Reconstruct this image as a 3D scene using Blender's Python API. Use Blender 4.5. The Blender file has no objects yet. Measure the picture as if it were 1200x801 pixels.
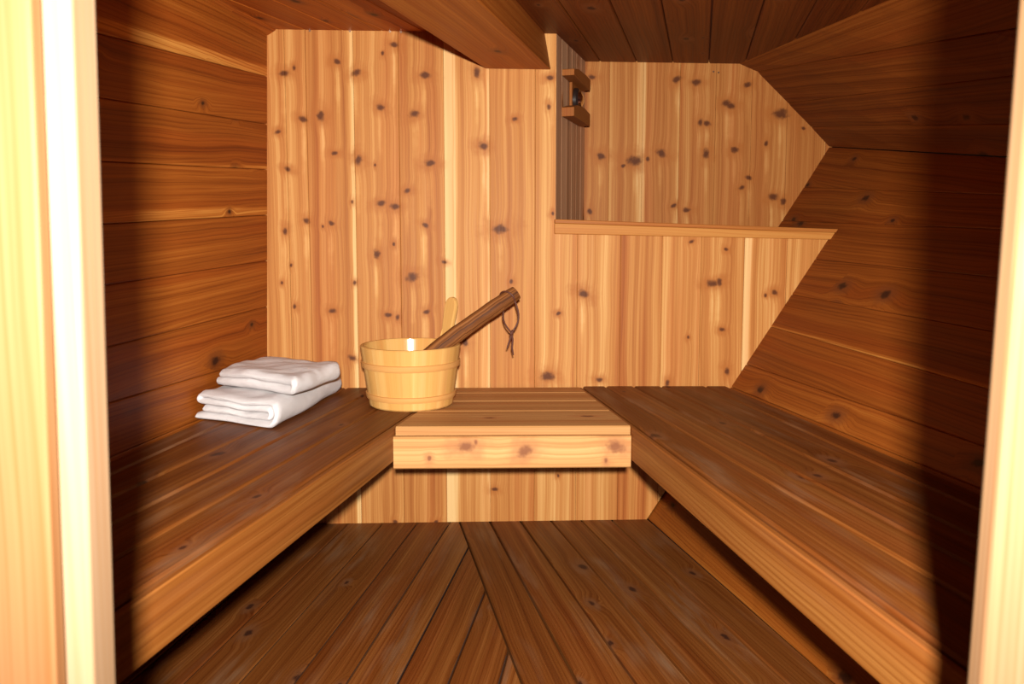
import bpy, math, random
from mathutils import Vector, Matrix
random.seed(11)
COL = bpy.context.scene.collection
# measured positions in metres
G = {
    'wd': [0.9991, 0.0426, 0.0],
    'wn': [-0.0426, 0.9991, 0.0],
    'wD': 2.5192,
    'RD': 0.47,
    'wall_joints': [-0.6707, -0.5733, -0.5116, -0.3697, -0.2349, -0.0994, 0.0392, 0.1786, 0.3106, 0.4459, 0.5765, 0.6996, 0.8366, 0.9716, 1.1235],
    'main_poly': [[-0.604, 1.5174], [-0.6298, 1.495]],
    'left_s': -0.6374,
    'corner_s': 0.2419,
    'hullL1': [[1.1047, 0.9], [0.808, 0.4312]],
    'recess_joints': [0.3633, 0.4817, 0.6037, 0.7387, 0.871, 1.0038, 1.1372, 1.2838],
    'recess_poly': [[0.392, 1.5418], [0.8708, 1.5407], [0.9587, 1.5385], [1.298, 1.2455], [1.0995, 0.9648], [0.3782, 0.9758]],
    'knots': [[-0.575, 1.3844, 1], [-0.5454, 1.4018, 0.6], [-0.4177, 1.4201, 0.9], [-0.3604, 1.3885, 1.1], [-0.2458, 1.4711, 0.9], [-0.2812, 1.4455, 0.5], [-0.2906, 1.2873, 1], [-0.1887, 1.2694, 1.2], [-0.1542, 1.383, 1.1], [-0.4701, 1.2617, 1.2], [-0.5228, 1.2509, 1], [-0.5992, 1.2124, 0.7], [-0.4304, 1.1509, 0.7], [-0.3589, 1.1303, 1.2], [-0.5721, 1.1027, 0.8], [-0.2127, 1.0396, 0.8], [-0.3089, 1.1166, 0.4], [-0.5841, 0.9162, 0.8], [-0.5197, 0.9482, 0.9], [-0.5691, 0.8131, 0.5], [-0.599, 0.7601, 0.5], [-0.5617, 0.6874, 0.6], [-0.444, 0.9399, 0.8], [-0.4705, 0.9306, 0.4], [-0.4476, 0.6727, 0.8], [-0.3778, 0.7592, 0.6], [-0.3908, 0.5268, 1], [-0.2915, 1.0019, 1.1], [-0.2511, 0.9914, 1], [-0.3083, 0.8475, 1.1], [-0.2563, 0.8775, 0.5], [-0.2016, 0.777, 1.5], [-0.2752, 0.6599, 0.8], [-0.2464, 0.6526, 0.7], [-0.1589, 0.9348, 0.8], [-0.3803, 1.0051, 0.5], [-0.1423, 1.1227, 1.1], [0.0017, 1.3923, 1.1], [0.0203, 1.1747, 1.2], [0.1169, 1.2569, 0.7], [0.2241, 1.3794, 0.8], [0.2193, 1.2933, 0.7], [-0.1033, 0.8226, 0.7], [-0.1573, 0.6699, 0.8], [0.0706, 0.9247, 1.5], [0.1048, 0.762, 0.6], [0.2339, 0.9719, 0.5], [0.2528, 0.6636, 0.6], [0.2203, 0.4648, 1.5], [-0.039, 0.5738, 1.1], [0.3313, 0.7246, 1.3], [0.6679, 0.8862, 0.6], [0.737, 0.7561, 1.2], [0.7585, 0.7614, 1.0], [0.7776, 0.8625, 0.6], [0.6638, 0.587, 0.5], [0.7705, 0.611, 0.7], [0.7903, 0.4778, 0.9], [0.9362, 0.7264, 0.9], [0.9065, 0.7183, 0.5], [0.3823, 0.453, 0.8], [0.5998, 0.4408, 0.8], [-0.2639, 0.0032, 0.7], [-0.1343, 0.0014, 0.6], [0.0532, 0.1046, 0.7], [0.2543, 0.1467, 0.5]],
    'rknots': [[0.416, 1.4877, 0.8], [0.4124, 1.0083, 0.8], [0.4515, 1.2077, 1.1], [0.5341, 1.1728, 0.6], [0.575, 1.1907, 1.5], [0.6243, 1.1974, 0.6], [0.6734, 1.2193, 1.2], [0.726, 1.4827, 1.1], [0.7959, 1.4715, 1], [0.8156, 1.33, 0.8], [0.8396, 1.327, 0.9], [0.9088, 1.3994, 1.1], [0.9256, 1.39, 1], [0.8389, 1.2179, 1.1], [0.9447, 1.233, 1], [0.9855, 1.4653, 0.9], [1.1129, 1.3627, 1.6], [1.0605, 1.2562, 0.7], [0.9992, 1.1321, 0.8], [0.9751, 1.0955, 0.7], [1.0933, 1.0633, 1.1], [1.1316, 1.0471, 0.9], [1.198, 1.3111, 0.6], [0.7225, 1.0295, 0.7], [0.7728, 1.0133, 0.8]],
    'hb': 0.4331,
    'hc': 1.5174,
    'ceilR_n': [-0.0067, 0.0709, -0.9975],
    'ceilR_d': -1.3266,
    'left_joints': [[1.2403, 1.4911], [1.1278, 1.3792], [1.0293, 1.2385], [0.9231, 1.1041], [0.8193, 0.9674], [0.7189, 0.8286], [0.6144, 0.6876], [0.5481, 0.5315], [0.4589, 0.4173]],
    'left_x': [-0.7442, 2.4898],
    'left_line': [[-0.7442, 2.4898, 0.9697], [-0.8612, 0.62, 0.3957]],
    'bevel': [[-0.7308, 2.4621, 1.4874], [-0.7631, 1.9016, 1.4122], [-0.707, 2.4868, 1.5174], [-0.769, 2.2394, 1.5174]],
    'beam_l': [[-0.5134, 0.62, 1.2716], [-0.0809, 2.515, 1.4035]],
    'beam_r': [[-0.3036, 0.62, 1.2702], [0.1177, 2.525, 1.4029]],
    'beam_t': [[-0.3356, 0.62, 1.3763], [0.0955, 2.525, 1.5089]],
    'hull_low': [[[1.173, 3.06, 1.2486], [1.1451, 0.62, 0.8551]], [[1.0795, 3.06, 1.1018], [1.177, 0.62, 0.9052]], [[1.0012, 3.06, 0.9787], [1.1208, 0.62, 0.817]], [[0.9239, 3.06, 0.8574], [1.071, 0.62, 0.7388]], [[0.8492, 3.06, 0.7401], [1.015, 0.62, 0.6507]], [[0.7836, 3.06, 0.6371], [0.9551, 0.62, 0.5568]], [[0.6984, 3.06, 0.5032], [0.9135, 0.62, 0.4914]], [[0.6495, 3.06, 0.4266], [0.8781, 0.62, 0.4358]]],
    'hull_up': [[[0.8155, 3.06, 1.547], [1.13, 0.62, 1.3585]], [[0.8898, 3.06, 1.5167], [1.2295, 0.62, 1.1317]], [[1.0093, 3.06, 1.4044], [1.1781, 0.62, 1.0537]], [[1.0992, 3.06, 1.3192], [1.1645, 0.62, 0.9333]], [[1.1695, 3.06, 1.2484], [1.1491, 0.62, 0.8553]]],
    'left_bench': [[[-0.1874, 2.49], [-0.4741, 0.64]], [[-0.3042, 2.49], [-0.5802, 0.64]], [[-0.417, 2.49], [-0.6684, 0.64]], [[-0.5182, 2.49], [-0.749, 0.64]], [[-0.6588, 2.49], [-0.8038, 0.64]], [[-0.7617, 2.49], [-0.8712, 0.64]]],
    'right_bench': [[[0.2095, 2.52], [0.4392, 0.64]], [[0.2974, 2.52], [0.5669, 0.64]], [[0.3861, 2.52], [0.6408, 0.64]], [[0.472, 2.52], [0.7223, 0.64]], [[0.6117, 2.52], [0.7827, 0.64]], [[0.6901, 2.52], [0.9371, 0.64]]],
    'nails': [[-0.4961, 1.5088], [-0.3774, 1.509], [-0.2582, 1.5092], [-0.2252, 1.5083]],
    'rnails': [[0.8591, 1.5104], [0.8779, 1.5076]],
}

# ------------------------------------------------------------------ helpers
def V(*a): return Vector(a[0]) if len(a) == 1 else Vector(a)
def lerp(a, b, t): return a + (b - a) * t

class MB:
    """Collects faces with board data: uv = metres along / across the board,
    uvr = metres from the right edge, uvw = coordinates in the wall plane,
    bd = (random, tone, sapwood left, sapwood right)."""
    def __init__(s): s.v = []; s.f = []; s.uv = []; s.uvr = []; s.uvw = []; s.bd = []; s.mi = []; s.sm = []
    def face(s, pts, uv=None, uvr=None, uvw=None, bd=(0, .5, 0, 0), mi=0, smooth=False):
        n = len(s.v); s.v += [tuple(p) for p in pts]; s.f.append(list(range(n, n + len(pts))))
        uv = uv or [(0, 0)] * len(pts); s.uv += uv
        s.uvr += uvr or [(1, 0)] * len(pts); s.uvw += uvw or uv
        s.bd += [bd] * len(pts); s.mi.append(mi); s.sm.append(smooth)
    def build(s, name, mats, parent=None, merge=True, autosmooth=False):
        me = bpy.data.meshes.new(name); me.from_pydata(s.v, [], s.f)
        for lname, data in (('UVMap', s.uv), ('uvr', s.uvr), ('uvw', s.uvw)):
            l = me.uv_layers.new(name=lname)
            for i, c in enumerate(data): l.data[i].uv = c
        ca = me.color_attributes.new('bd', 'FLOAT_COLOR', 'CORNER')
        for i, c in enumerate(s.bd): ca.data[i].color = c
        for m in (mats if isinstance(mats, (list, tuple)) else [mats]): me.materials.append(m)
        for p, mi, sm in zip(me.polygons, s.mi, s.sm): p.material_index = mi; p.use_smooth = sm
        if merge:
            import bmesh
            bm = bmesh.new(); bm.from_mesh(me); bmesh.ops.remove_doubles(bm, verts=bm.verts, dist=1e-5); bm.to_mesh(me); bm.free()
        if any(s.sm): me.set_sharp_from_angle(angle=math.radians(22))
        me.update()
        o = bpy.data.objects.new(name, me); COL.objects.link(o)
        if parent: o.parent = parent
        return o

def tag(o, label=None, cat=None, group=None, kind=None):
    if label: o['label'] = label
    if cat: o['category'] = cat
    if group: o['group'] = group
    if kind: o['kind'] = kind
    return o
def struct(o, label, cat): return tag(o, label, cat, kind='structure')
def thing(name, label, cat, loc=(0, 0, 0)):
    o = bpy.data.objects.new(name, None); COL.objects.link(o); o.location = loc
    o.empty_display_size = .05
    return tag(o, label, cat)

def clip(poly, a, b, c):
    """keep the part of a 2-D polygon where a*x + b*y <= c"""
    out = []
    for i in range(len(poly)):
        p, q = poly[i], poly[(i + 1) % len(poly)]
        dp, dq = a * p[0] + b * p[1] - c, a * q[0] + b * q[1] - c
        if dp <= 0: out.append(p)
        if (dp < 0 < dq) or (dq < 0 < dp):
            t = dp / (dp - dq); out.append((p[0] + (q[0] - p[0]) * t, p[1] + (q[1] - p[1]) * t))
    return out

def rnd_tone(base, amp): return base + random.uniform(-amp, amp)

def wall_board(mb, poly, s0, s1, to3, nrm, bd, ch=.0014, dep=.0012, gap=.0002, uoff=None):
    """vertical board of a plank wall: the part of poly between s0 and s1, with eased edges"""
    u0 = random.uniform(0, 20) if uoff is None else uoff
    s0 += gap; s1 -= gap
    h = lambda s: -dep * max(0, 1 - min(s - s0, s1 - s) / ch)
    for a, b in ((s0, s0 + ch), (s0 + ch, s1 - ch), (s1 - ch, s1)):
        p = clip(clip(poly, -1, 0, -a), 1, 0, b)
        if len(p) < 3: continue
        mb.face([to3(x, z) + nrm * h(x) for x, z in p], [(z + u0, x - s0) for x, z in p], [(s1 - x, 0) for x, z in p], list(p), bd)

def plank(mb, A0, A1, B1, B0, nrm, th=.02, ch=.003, dep=.003, gap=.0008, bd=(0, .5, 0, 0), full=True, uoff=None, mi=0, n=1):
    """a plank whose top is the quad A0-A1 (one long edge) / B0-B1 (the other), nrm = out of its top face"""
    A0, A1, B1, B0, nrm = V(A0), V(A1), V(B1), V(B0), V(nrm).normalized()
    u0 = random.uniform(0, 20) if uoff is None else uoff
    L = (A1 - A0).length
    w0, w1 = (B0 - A0).length, (B1 - A1).length
    def pt(t, d, fromB, drop):
        a, b = lerp(A0, A1, t), lerp(B0, B1, t); w = (b - a).length
        q = (b + (a - b) * (d / w)) if fromB else (a + (b - a) * (d / w))
        s_ = drop if drop > .005 else 0.0
        return q - nrm * drop, (u0 + t * L, w - d + s_ if fromB else d - s_), (d if fromB else w - d, 0)
    def quad(c):
        mb.face([x[0] for x in c], [x[1] for x in c], [x[2] for x in c], None, bd, mi)
    e = ch / max(L, .01)
    prof = [(gap, 0, th), (gap, 0, dep), (gap + ch, 0, 0), (gap + ch, 1, 0), (gap, 1, dep), (gap, 1, th)]
    for i in range(5):
        p, q = prof[i], prof[i + 1]
        for k in range(n):
            quad([pt(k / n, *p), pt((k + 1) / n, *p), pt((k + 1) / n, *q), pt(k / n, *q)])
    if full:
        p, q = prof[0], prof[5]
        quad([pt(0, *q), pt(1, *q), pt(1, *p), pt(0, *p)])
        quad([pt(0, *x) for x in prof]); quad([pt(1, *x) for x in reversed(prof)])

def box_faces(mb, P, bd=(0, .5, 0, 0), axis=2, uoff=None):
    """eight corners P[i][j][k] -> six faces; grain runs along axis"""
    u0 = random.uniform(0, 20) if uoff is None else uoff
    def add(c):
        pts = [P[i][j][k] for i, j, k in c]
        def co(q):
            q = V(q); r = [q.x, q.y, q.z]; a = r.pop(axis); return (u0 + a, r[0] + r[1])
        mb.face(pts, [co(p) for p in pts], [(1, 0)] * 4, None, bd)
    add([(0,0,0),(0,0,1),(0,1,1),(0,1,0)]); add([(1,0,0),(1,1,0),(1,1,1),(1,0,1)])
    add([(0,0,0),(1,0,0),(1,0,1),(0,0,1)]); add([(0,1,0),(0,1,1),(1,1,1),(1,1,0)])
    add([(0,0,0),(0,1,0),(1,1,0),(1,0,0)]); add([(0,0,1),(1,0,1),(1,1,1),(0,1,1)])
def box(mb, x0, x1, y0, y1, z0, z1, **k):
    box_faces(mb, [[[V(x, y, z) for z in (z0, z1)] for y in (y0, y1)] for x in (x0, x1)], **k)
def bevel(o, w, seg=2):
    m = o.modifiers.new('bevel', 'BEVEL'); m.width = w; m.segments = seg; m.limit_method = 'ANGLE'; m.angle_limit = math.radians(40)
    return o

# ------------------------------------------------------------------ materials
class N:
    def __init__(s, name):
        s.m = bpy.data.materials.new(name); s.m.use_nodes = True; s.t = s.m.node_tree; s.t.nodes.clear()
        s.out = s.t.nodes.new('ShaderNodeOutputMaterial'); s.b = s.t.nodes.new('ShaderNodeBsdfPrincipled')
        s.t.links.new(s.b.outputs[0], s.out.inputs[0])
    def node(s, ty, ins=None, **props):
        n = s.t.nodes.new(ty)
        for k, v in props.items(): setattr(n, k, v)
        for k, v in (ins or {}).items(): s.set(n.inputs[k], v)
        return n
    def set(s, sock, v):
        if isinstance(v, bpy.types.NodeSocket): s.t.links.new(v, sock)
        else: sock.default_value = v
    def math(s, op, a, b=0.0, c=0.0, clamp=False):
        n = s.t.nodes.new('ShaderNodeMath'); n.operation = op; n.use_clamp = clamp
        s.set(n.inputs[0], a); s.set(n.inputs[1], b); s.set(n.inputs[2], c); return n.outputs[0]
    def vec(s, x, y, z=0.0):
        n = s.t.nodes.new('ShaderNodeCombineXYZ'); s.set(n.inputs[0], x); s.set(n.inputs[1], y); s.set(n.inputs[2], z); return n.outputs[0]
    def noise(s, vec, scale=1, detail=3, rough=.55):
        n = s.node('ShaderNodeTexNoise', {'Vector': vec, 'Scale': scale, 'Detail': detail, 'Roughness': rough}); return n.outputs[0]
    def smooth(s, x, lo, hi, o0=0.0, o1=1.0):
        n = s.t.nodes.new('ShaderNodeMapRange'); n.interpolation_type = 'SMOOTHSTEP'
        for i, v in enumerate((x, lo, hi, o0, o1)): s.set(n.inputs[i], v)
        return n.outputs[0]
    def mix(s, f, a, b, blend='MIX'):
        n = s.t.nodes.new('ShaderNodeMix'); n.data_type = 'RGBA'; n.blend_type = blend
        s.set(n.inputs[0], f); s.set(n.inputs[6], a); s.set(n.inputs[7], b); return n.outputs[2]
    def ramp(s, f, stops):
        n = s.t.nodes.new('ShaderNodeValToRGB'); r = n.color_ramp
        while len(r.elements) < len(stops): r.elements.new(.5)
        for e, (p, c) in zip(r.elements, stops): e.position = p; e.color = (*c, 1)
        s.set(n.inputs[0], f); return n.outputs[0]

def wood(name, stops, knots=None, auto=.0, streak=.5, fine=.25, sapc=.42, rough=.55, spec=.18, knot_col=(.085, .022, .006),
         halo=(.36, .115, .022), worn=0.0, worn_col=(.26, .16, .09), bump=.25, kscale=(4.2, 8.5), krad=.085, lines=.12, hue=.55, hue_col=(.90, .66, .58), pale_on=True):
    n = N(name)
    uv = n.node('ShaderNodeSeparateXYZ', {0: n.node('ShaderNodeUVMap', uv_map='UVMap').outputs[0]})
    u, v = uv.outputs[0], uv.outputs[1]
    vr = n.node('ShaderNodeSeparateXYZ', {0: n.node('ShaderNodeUVMap', uv_map='uvr').outputs[0]}).outputs[0]
    vc = n.node('ShaderNodeVertexColor', layer_name='bd')
    sc = n.node('ShaderNodeSeparateColor', {0: vc.outputs[0]})
    rnd, tone, sapl, sapr = sc.outputs[0], sc.outputs[1], sc.outputs[2], vc.outputs[1]
    r50 = n.math('MULTIPLY', rnd, 57.0)
    # ---- knots
    kmask = hmask = None; push = 0.0; pale = None
    if knots:
        w = n.node('ShaderNodeSeparateXYZ', {0: n.node('ShaderNodeUVMap', uv_map='uvw').outputs[0]})
        wob = n.noise(n.vec(n.math('MULTIPLY', w.outputs[0], 70.0), n.math('MULTIPLY', w.outputs[1], 70.0), 3.1), 1, 2)
        lowf = n.noise(n.vec(n.math('MULTIPLY', w.outputs[0], 26.0), n.math('MULTIPLY', w.outputs[1], 26.0), 7.7), 1, 2)
        VAR = [(0.0, .62, 1.0), (.35, .70, 1.05), (-.4, .75, 1.0), (0.0, 1.0, .72)]
        tf = lambda k, x, z: ((x * math.cos(VAR[k][0]) + z * math.sin(VAR[k][0])) * VAR[k][1], (-x * math.sin(VAR[k][0]) + z * math.cos(VAR[k][0])) * VAR[k][2], 0)
        bases = []
        for th, ax, az in VAR:
            xx = n.math('MULTIPLY', n.math('ADD', n.math('MULTIPLY', w.outputs[0], math.cos(th)), n.math('MULTIPLY', w.outputs[1], math.sin(th))), ax)
            zz = n.math('MULTIPLY', n.math('SUBTRACT', n.math('MULTIPLY', w.outputs[1], math.cos(th)), n.math('MULTIPLY', w.outputs[0], math.sin(th))), az)
            bases.append(n.vec(xx, zz, 0.0))
        pbase = n.vec(n.math('MULTIPLY', w.outputs[0], 1.0), n.math('MULTIPLY', w.outputs[1], .11), 0.0)
        d = pd = None
        for ki, (x, z, r) in enumerate(knots):
            k_ = (ki * 7) % 4 if r > .55 else 3
            dn = n.node('ShaderNodeVectorMath', {0: bases[k_], 1: tf(k_, x, z)}, operation='DISTANCE').outputs['Value']
            dn = n.math('DIVIDE', dn, r * .0100)
            d = dn if d is None else n.math('MINIMUM', d, dn)
            if r >= .8 and pale_on:
                pn = n.node('ShaderNodeVectorMath', {0: pbase, 1: (x + .004 * math.sin(x * 90), (z - .07) * .11, 0)}, operation='DISTANCE').outputs['Value']
                pd = pn if pd is None else n.math('MINIMUM', pd, pn)
        d = n.math('ADD', d, n.math('MULTIPLY', n.math('SUBTRACT', wob, .5), 1.1))
        kmask = n.smooth(d, .35, 1.25, 1.0, 0.0); hmask = n.smooth(n.math('ADD', d, n.math('MULTIPLY', n.math('SUBTRACT', lowf, .5), 4.5)), .3, 3.6, 1.0, 0.0)
        push = n.math('MULTIPLY', n.smooth(d, .3, 5.0, 1.0, 0.0), .005)
        pale = None if pd is None else n.smooth(n.math('ADD', pd, n.math('MULTIPLY', n.math('SUBTRACT', lowf, .5), .012)), .001, .012, .38, 0.0)
    if auto > 0:
        kv = n.vec(n.math('ADD', n.math('MULTIPLY', u, kscale[0]), n.math('MULTIPLY', rnd, 91.0)), n.math('ADD', n.math('MULTIPLY', v, kscale[1]), n.math('MULTIPLY', rnd, 43.0)), 0.0)
        vo = n.node('ShaderNodeTexVoronoi', {'Vector': kv, 'Scale': 1.0, 'Randomness': .85}, voronoi_dimensions='2D')
        cs = n.node('ShaderNodeSeparateColor', {0: vo.outputs['Color']})
        keep = n.math('LESS_THAN', cs.outputs[0], auto)
        rad = n.math('ADD', n.math('MULTIPLY', cs.outputs[1], krad * .9), krad * .45)
        wob = n.noise(n.vec(n.math('MULTIPLY', u, 60.0), n.math('MULTIPLY', v, 60.0), r50), 1, 2)
        d2 = n.math('ADD', n.math('DIVIDE', vo.outputs['Distance'], rad), n.math('MULTIPLY', n.math('SUBTRACT', wob, .5), 1.2))
        k2 = n.math('MULTIPLY', n.smooth(d2, .4, 1.2, 1.0, 0.0), keep)
        h2 = n.math('MULTIPLY', n.smooth(d2, .7, 3.2, 1.0, 0.0), keep)
        p2 = n.math('MULTIPLY', n.math('MULTIPLY', n.smooth(d2, .3, 5.0, 1.0, 0.0), keep), .02)
        kmask = k2 if kmask is None else n.math('MAXIMUM', kmask, k2)
        hmask = h2 if hmask is None else n.math('MAXIMUM', hmask, h2)
        push = n.math('ADD', push, p2)
    # ---- grain, bent around the knots and wandering along the board
    wander = n.math('MULTIPLY', n.math('SUBTRACT', n.noise(n.vec(n.math('MULTIPLY', u, 1.6), n.math('MULTIPLY', v, 5.0), r50), 1, 2), .5), .026)
    vd = n.math('ADD', n.math('ADD', v, wander), push)
    st = n.noise(n.vec(n.math('MULTIPLY', u, .30), n.math('MULTIPLY', vd, 46.0), r50), 1, 4, .62)
    fi = n.noise(n.vec(n.math('MULTIPLY', u, 3.0), n.math('MULTIPLY', vd, 230.0), r50), 1, 2, .6)
    ri = n.math('SINE', n.math('ADD', n.math('MULTIPLY', vd, 620.0), n.math('MULTIPLY', st, 22.0)))
    edge = n.math('MULTIPLY', n.math('SUBTRACT', n.noise(n.vec(n.math('MULTIPLY', u, 2.2), r50, 0.0), 1, 2), .5), .016)
    sl = n.smooth(n.math('SUBTRACT', n.math('ADD', v, edge), sapl), -.006, .006, 1.0, 0.0)
    sr = n.smooth(n.math('SUBTRACT', n.math('ADD', vr, edge), sapr), -.006, .006, 1.0, 0.0)
    sl = n.math('MULTIPLY', sl, n.math('GREATER_THAN', sapl, .001)); sr = n.math('MULTIPLY', sr, n.math('GREATER_THAN', sapr, .001))
    sap = n.math('MAXIMUM', sl, sr)
    t = n.math('ADD', tone, n.math('MULTIPLY', n.math('SUBTRACT', st, .5), streak))
    t = n.math('ADD', t, n.math('MULTIPLY', n.math('SUBTRACT', fi, .5), fine))
    t = n.math('SUBTRACT', t, n.math('MULTIPLY', n.smooth(ri, .5, 1.0), lines))
    t = n.math('ADD', t, n.math('MULTIPLY', sap, sapc))
    if pale is not None: t = n.math('ADD', t, n.math('MULTIPLY', pale, .55))
    c = n.ramp(t, stops)
    hv = n.noise(n.vec(n.math('MULTIPLY', u, .5), n.math('MULTIPLY', vd, 17.0), n.math('ADD', r50, 21.0)), 1, 2)
    c = n.mix(n.smooth(hv, .46, .68, 0.0, hue), c, (*hue_col, 1), 'MULTIPLY')
    if worn > 0:
        wn = n.noise(n.vec(n.math('MULTIPLY', u, 5.0), n.math('MULTIPLY', v, 40.0), n.math('ADD', r50, 9.0)), 1, 3)
        wl = n.noise(n.vec(n.math('MULTIPLY', u, 2.3), n.math('MULTIPLY', v, 9.0), n.math('ADD', r50, 4.0)), 1, 2)
        c = n.mix(n.math('MULTIPLY', n.math('MULTIPLY', n.smooth(wn, .38, .72), n.math('MAXIMUM', n.smooth(wl, .45, .7), h2 if auto > 0 else 0.0)), worn), c, (*worn_col, 1))
    if hmask is not None:
        c = n.mix(n.math('MULTIPLY', hmask, .78), c, (*halo, 1)); c = n.mix(n.math('MULTIPLY', kmask, .93), c, (*knot_col, 1))
    n.set(n.b.inputs['Base Color'], c)
    rg = n.math('ADD', rough - .12, n.math('MULTIPLY', fi, .24))
    n.set(n.b.inputs['Roughness'], rg); n.b.inputs['Specular IOR Level'].default_value = spec
    bm = n.node('ShaderNodeBump', {'Height': n.math('ADD', fi, n.math('MULTIPLY', st, .6)), 'Strength': bump, 'Distance': .0012})
    n.set(n.b.inputs['Normal'], bm.outputs[0])
    return n.m

def plain(name, col, rough=.5, metal=0.0, spec=.5, noise_amp=0.0, scale=60):
    n = N(name)
    if noise_amp:
        tc = n.node('ShaderNodeTexCoord')
        f = n.noise(tc.outputs['Object'], scale, 3)
        c = n.mix(f, tuple(x * (1 - noise_amp) for x in col) + (1,), tuple(min(1, x * (1 + noise_amp)) for x in col) + (1,))
        n.set(n.b.inputs['Base Color'], c)
        n.set(n.b.inputs['Normal'], n.node('ShaderNodeBump', {'Height': f, 'Strength': .3, 'Distance': .001}).outputs[0])
    else: n.b.inputs['Base Color'].default_value = (*col, 1)
    n.b.inputs['Roughness'].default_value = rough; n.b.inputs['Metallic'].default_value = metal; n.b.inputs['Specular IOR Level'].default_value = spec
    return n.m

CEDAR = [(0, (.25, .070, .014)), (.3, (.37, .137, .032)), (.55, (.475, .210, .060)), (.8, (.59, .320, .115)), (1, (.71, .48, .23))]
DARKCEDAR = [(0, (.105, .0185, .0018)), (.3, (.20, .045, .0045)), (.55, (.295, .077, .009)), (.8, (.40, .13, .020)), (1, (.60, .26, .055))]
BENCH = [(0, (.070, .0155, .0022)), (.3, (.120, .031, .0045)), (.55, (.168, .050, .0085)), (.8, (.24, .086, .019)), (1, (.35, .155, .045))]
PALE = [(0, (.30, .118, .032)), (.3, (.42, .190, .060)), (.55, (.53, .275, .098)), (.8, (.62, .36, .150)), (1, (.70, .46, .22))]
PINE = [(0, (.46, .205, .045)), (.4, (.56, .29, .078)), (.7, (.63, .36, .115)), (1, (.72, .46, .19))]
BARK = [(0, (.050, .015, .004)), (.4, (.135, .044, .011)), (.7, (.23, .082, .022)), (1, (.33, .135, .042))]
FRAME = [(0, (.14, .054, .015)), (.4, (.175, .092, .040)), (.7, (.20, .125, .066)), (1, (.225, .158, .10))]

M_back = wood('cedar_back', [(p, (r, g * .96, bb * .86)) for p, (r, g, bb) in CEDAR], knots=G['knots'], streak=1.35, fine=.4, lines=.09)
M_recess = wood('cedar_alcove', [(p, (r * .92, g * .84, bb * .74)) for p, (r, g, bb) in CEDAR], knots=[(x, z, r * 1.25) for x, z, r in G['rknots']], streak=1.15, fine=.4, lines=.11)
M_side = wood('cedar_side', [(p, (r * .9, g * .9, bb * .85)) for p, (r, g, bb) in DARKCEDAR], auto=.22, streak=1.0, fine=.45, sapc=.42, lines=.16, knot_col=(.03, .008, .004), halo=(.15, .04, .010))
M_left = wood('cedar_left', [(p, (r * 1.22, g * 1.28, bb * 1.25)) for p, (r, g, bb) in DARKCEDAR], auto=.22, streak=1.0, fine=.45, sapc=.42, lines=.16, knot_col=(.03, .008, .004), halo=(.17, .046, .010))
M_ceil_shade = wood('cedar_ceiling_shade', [(p, (r * .68, g * .66, bb * .7)) for p, (r, g, bb) in DARKCEDAR], auto=.16, streak=.9, fine=.4, lines=.16, knot_col=(.05, .014, .006), halo=(.20, .06, .016))  # darkened ceiling cedar: shade on the right ceiling and upper flank painted in
M_ceil_lit = wood('cedar_ceiling_lit', [(p, (r * 1.35, g * 1.4, bb * 1.4)) for p, (r, g, bb) in DARKCEDAR], auto=.16, streak=.9, fine=.4, lines=.16, knot_col=(.05, .014, .006), halo=(.20, .06, .016))  # same cedar brightened: the better-lit ceiling left of the beam is painted in
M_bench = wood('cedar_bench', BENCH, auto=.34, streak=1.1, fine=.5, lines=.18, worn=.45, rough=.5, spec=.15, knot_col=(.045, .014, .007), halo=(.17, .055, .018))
M_front_lit = wood('cedar_bench_front_lit', [(p, (r * 1.35, g * 1.5, bb * 1.5)) for p, (r, g, bb) in BENCH], auto=.40, streak=1.0, fine=.4, lines=.14, worn=.15, rough=.5, spec=.2, knot_col=(.06, .018, .006), halo=(.19, .055, .012))  # bench wood brightened: light falling square on the front boards is painted in
M_floor = wood('cedar_floor', BENCH, auto=.34, streak=1.1, fine=.5, lines=.18, worn=.5, rough=.5, spec=.22, knot_col=(.04, .013, .007), halo=(.16, .055, .018))
M_lid = wood('cedar_pale', [(p, (r * .85, g * .82, bb * .8)) for p, (r, g, bb) in PALE], auto=.14, streak=1.2, fine=.4, halo=(.42, .17, .06), knot_col=(.13, .042, .020))
M_lidfront = wood('cedar_pale_front', PALE, knots=[(.171, .025, 1.3), (.195, .014, .5), (.311, .036, 1.4), (.528, .027, 1.6), (.505, .060, .5), (.085, .052, .5)], pale_on=False, streak=1.0, fine=.35, halo=(.36, .15, .055), knot_col=(.20, .070, .028))
M_dark = plain('dark_void', (.03, .010, .004), .9)
M_frame = wood('frame_wood', FRAME, streak=.6, auto=.05, halo=(.5, .22, .07), knot_col=(.3, .12, .04))
M_pine = wood('bucket_pine', PINE, streak=.45, fine=.2, rough=.6, spec=.12, lines=.07)
M_pine_in = wood('bucket_inside', PINE, streak=.25, fine=.05, rough=.17, spec=.8, lines=.04, bump=.02)
M_hoop = wood('bucket_hoop', [(0, (.42, .18, .05)), (.5, (.58, .29, .09)), (1, (.70, .42, .16))], streak=.3, rough=.4)
M_bark = wood('ladle_bark', BARK, auto=.3, kscale=(14, 22), streak=1.5, fine=1.0, rough=.6, spec=.15, bump=1.6, lines=.3, hue=.15, knot_col=(.03, .009, .004), halo=(.08, .025, .008))
M_cut = plain('ladle_end', (.22, .085, .03), .6, noise_amp=.3)
M_cord = plain('leather_cord', (.085, .022, .010), .6, noise_amp=.3, scale=200)
M_metal = plain('polished_metal', (.75, .74, .72), .15, 1.0)
M_black = plain('dark_ring', (.02, .012, .01), .35)
M_fit = wood('fitting_wood', [(0, (.13, .035, .006)), (.5, (.24, .072, .012)), (1, (.36, .14, .03))], streak=.4)
M_screw = plain('screw_head', (.80, .62, .45), .25, 1.0)

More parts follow.
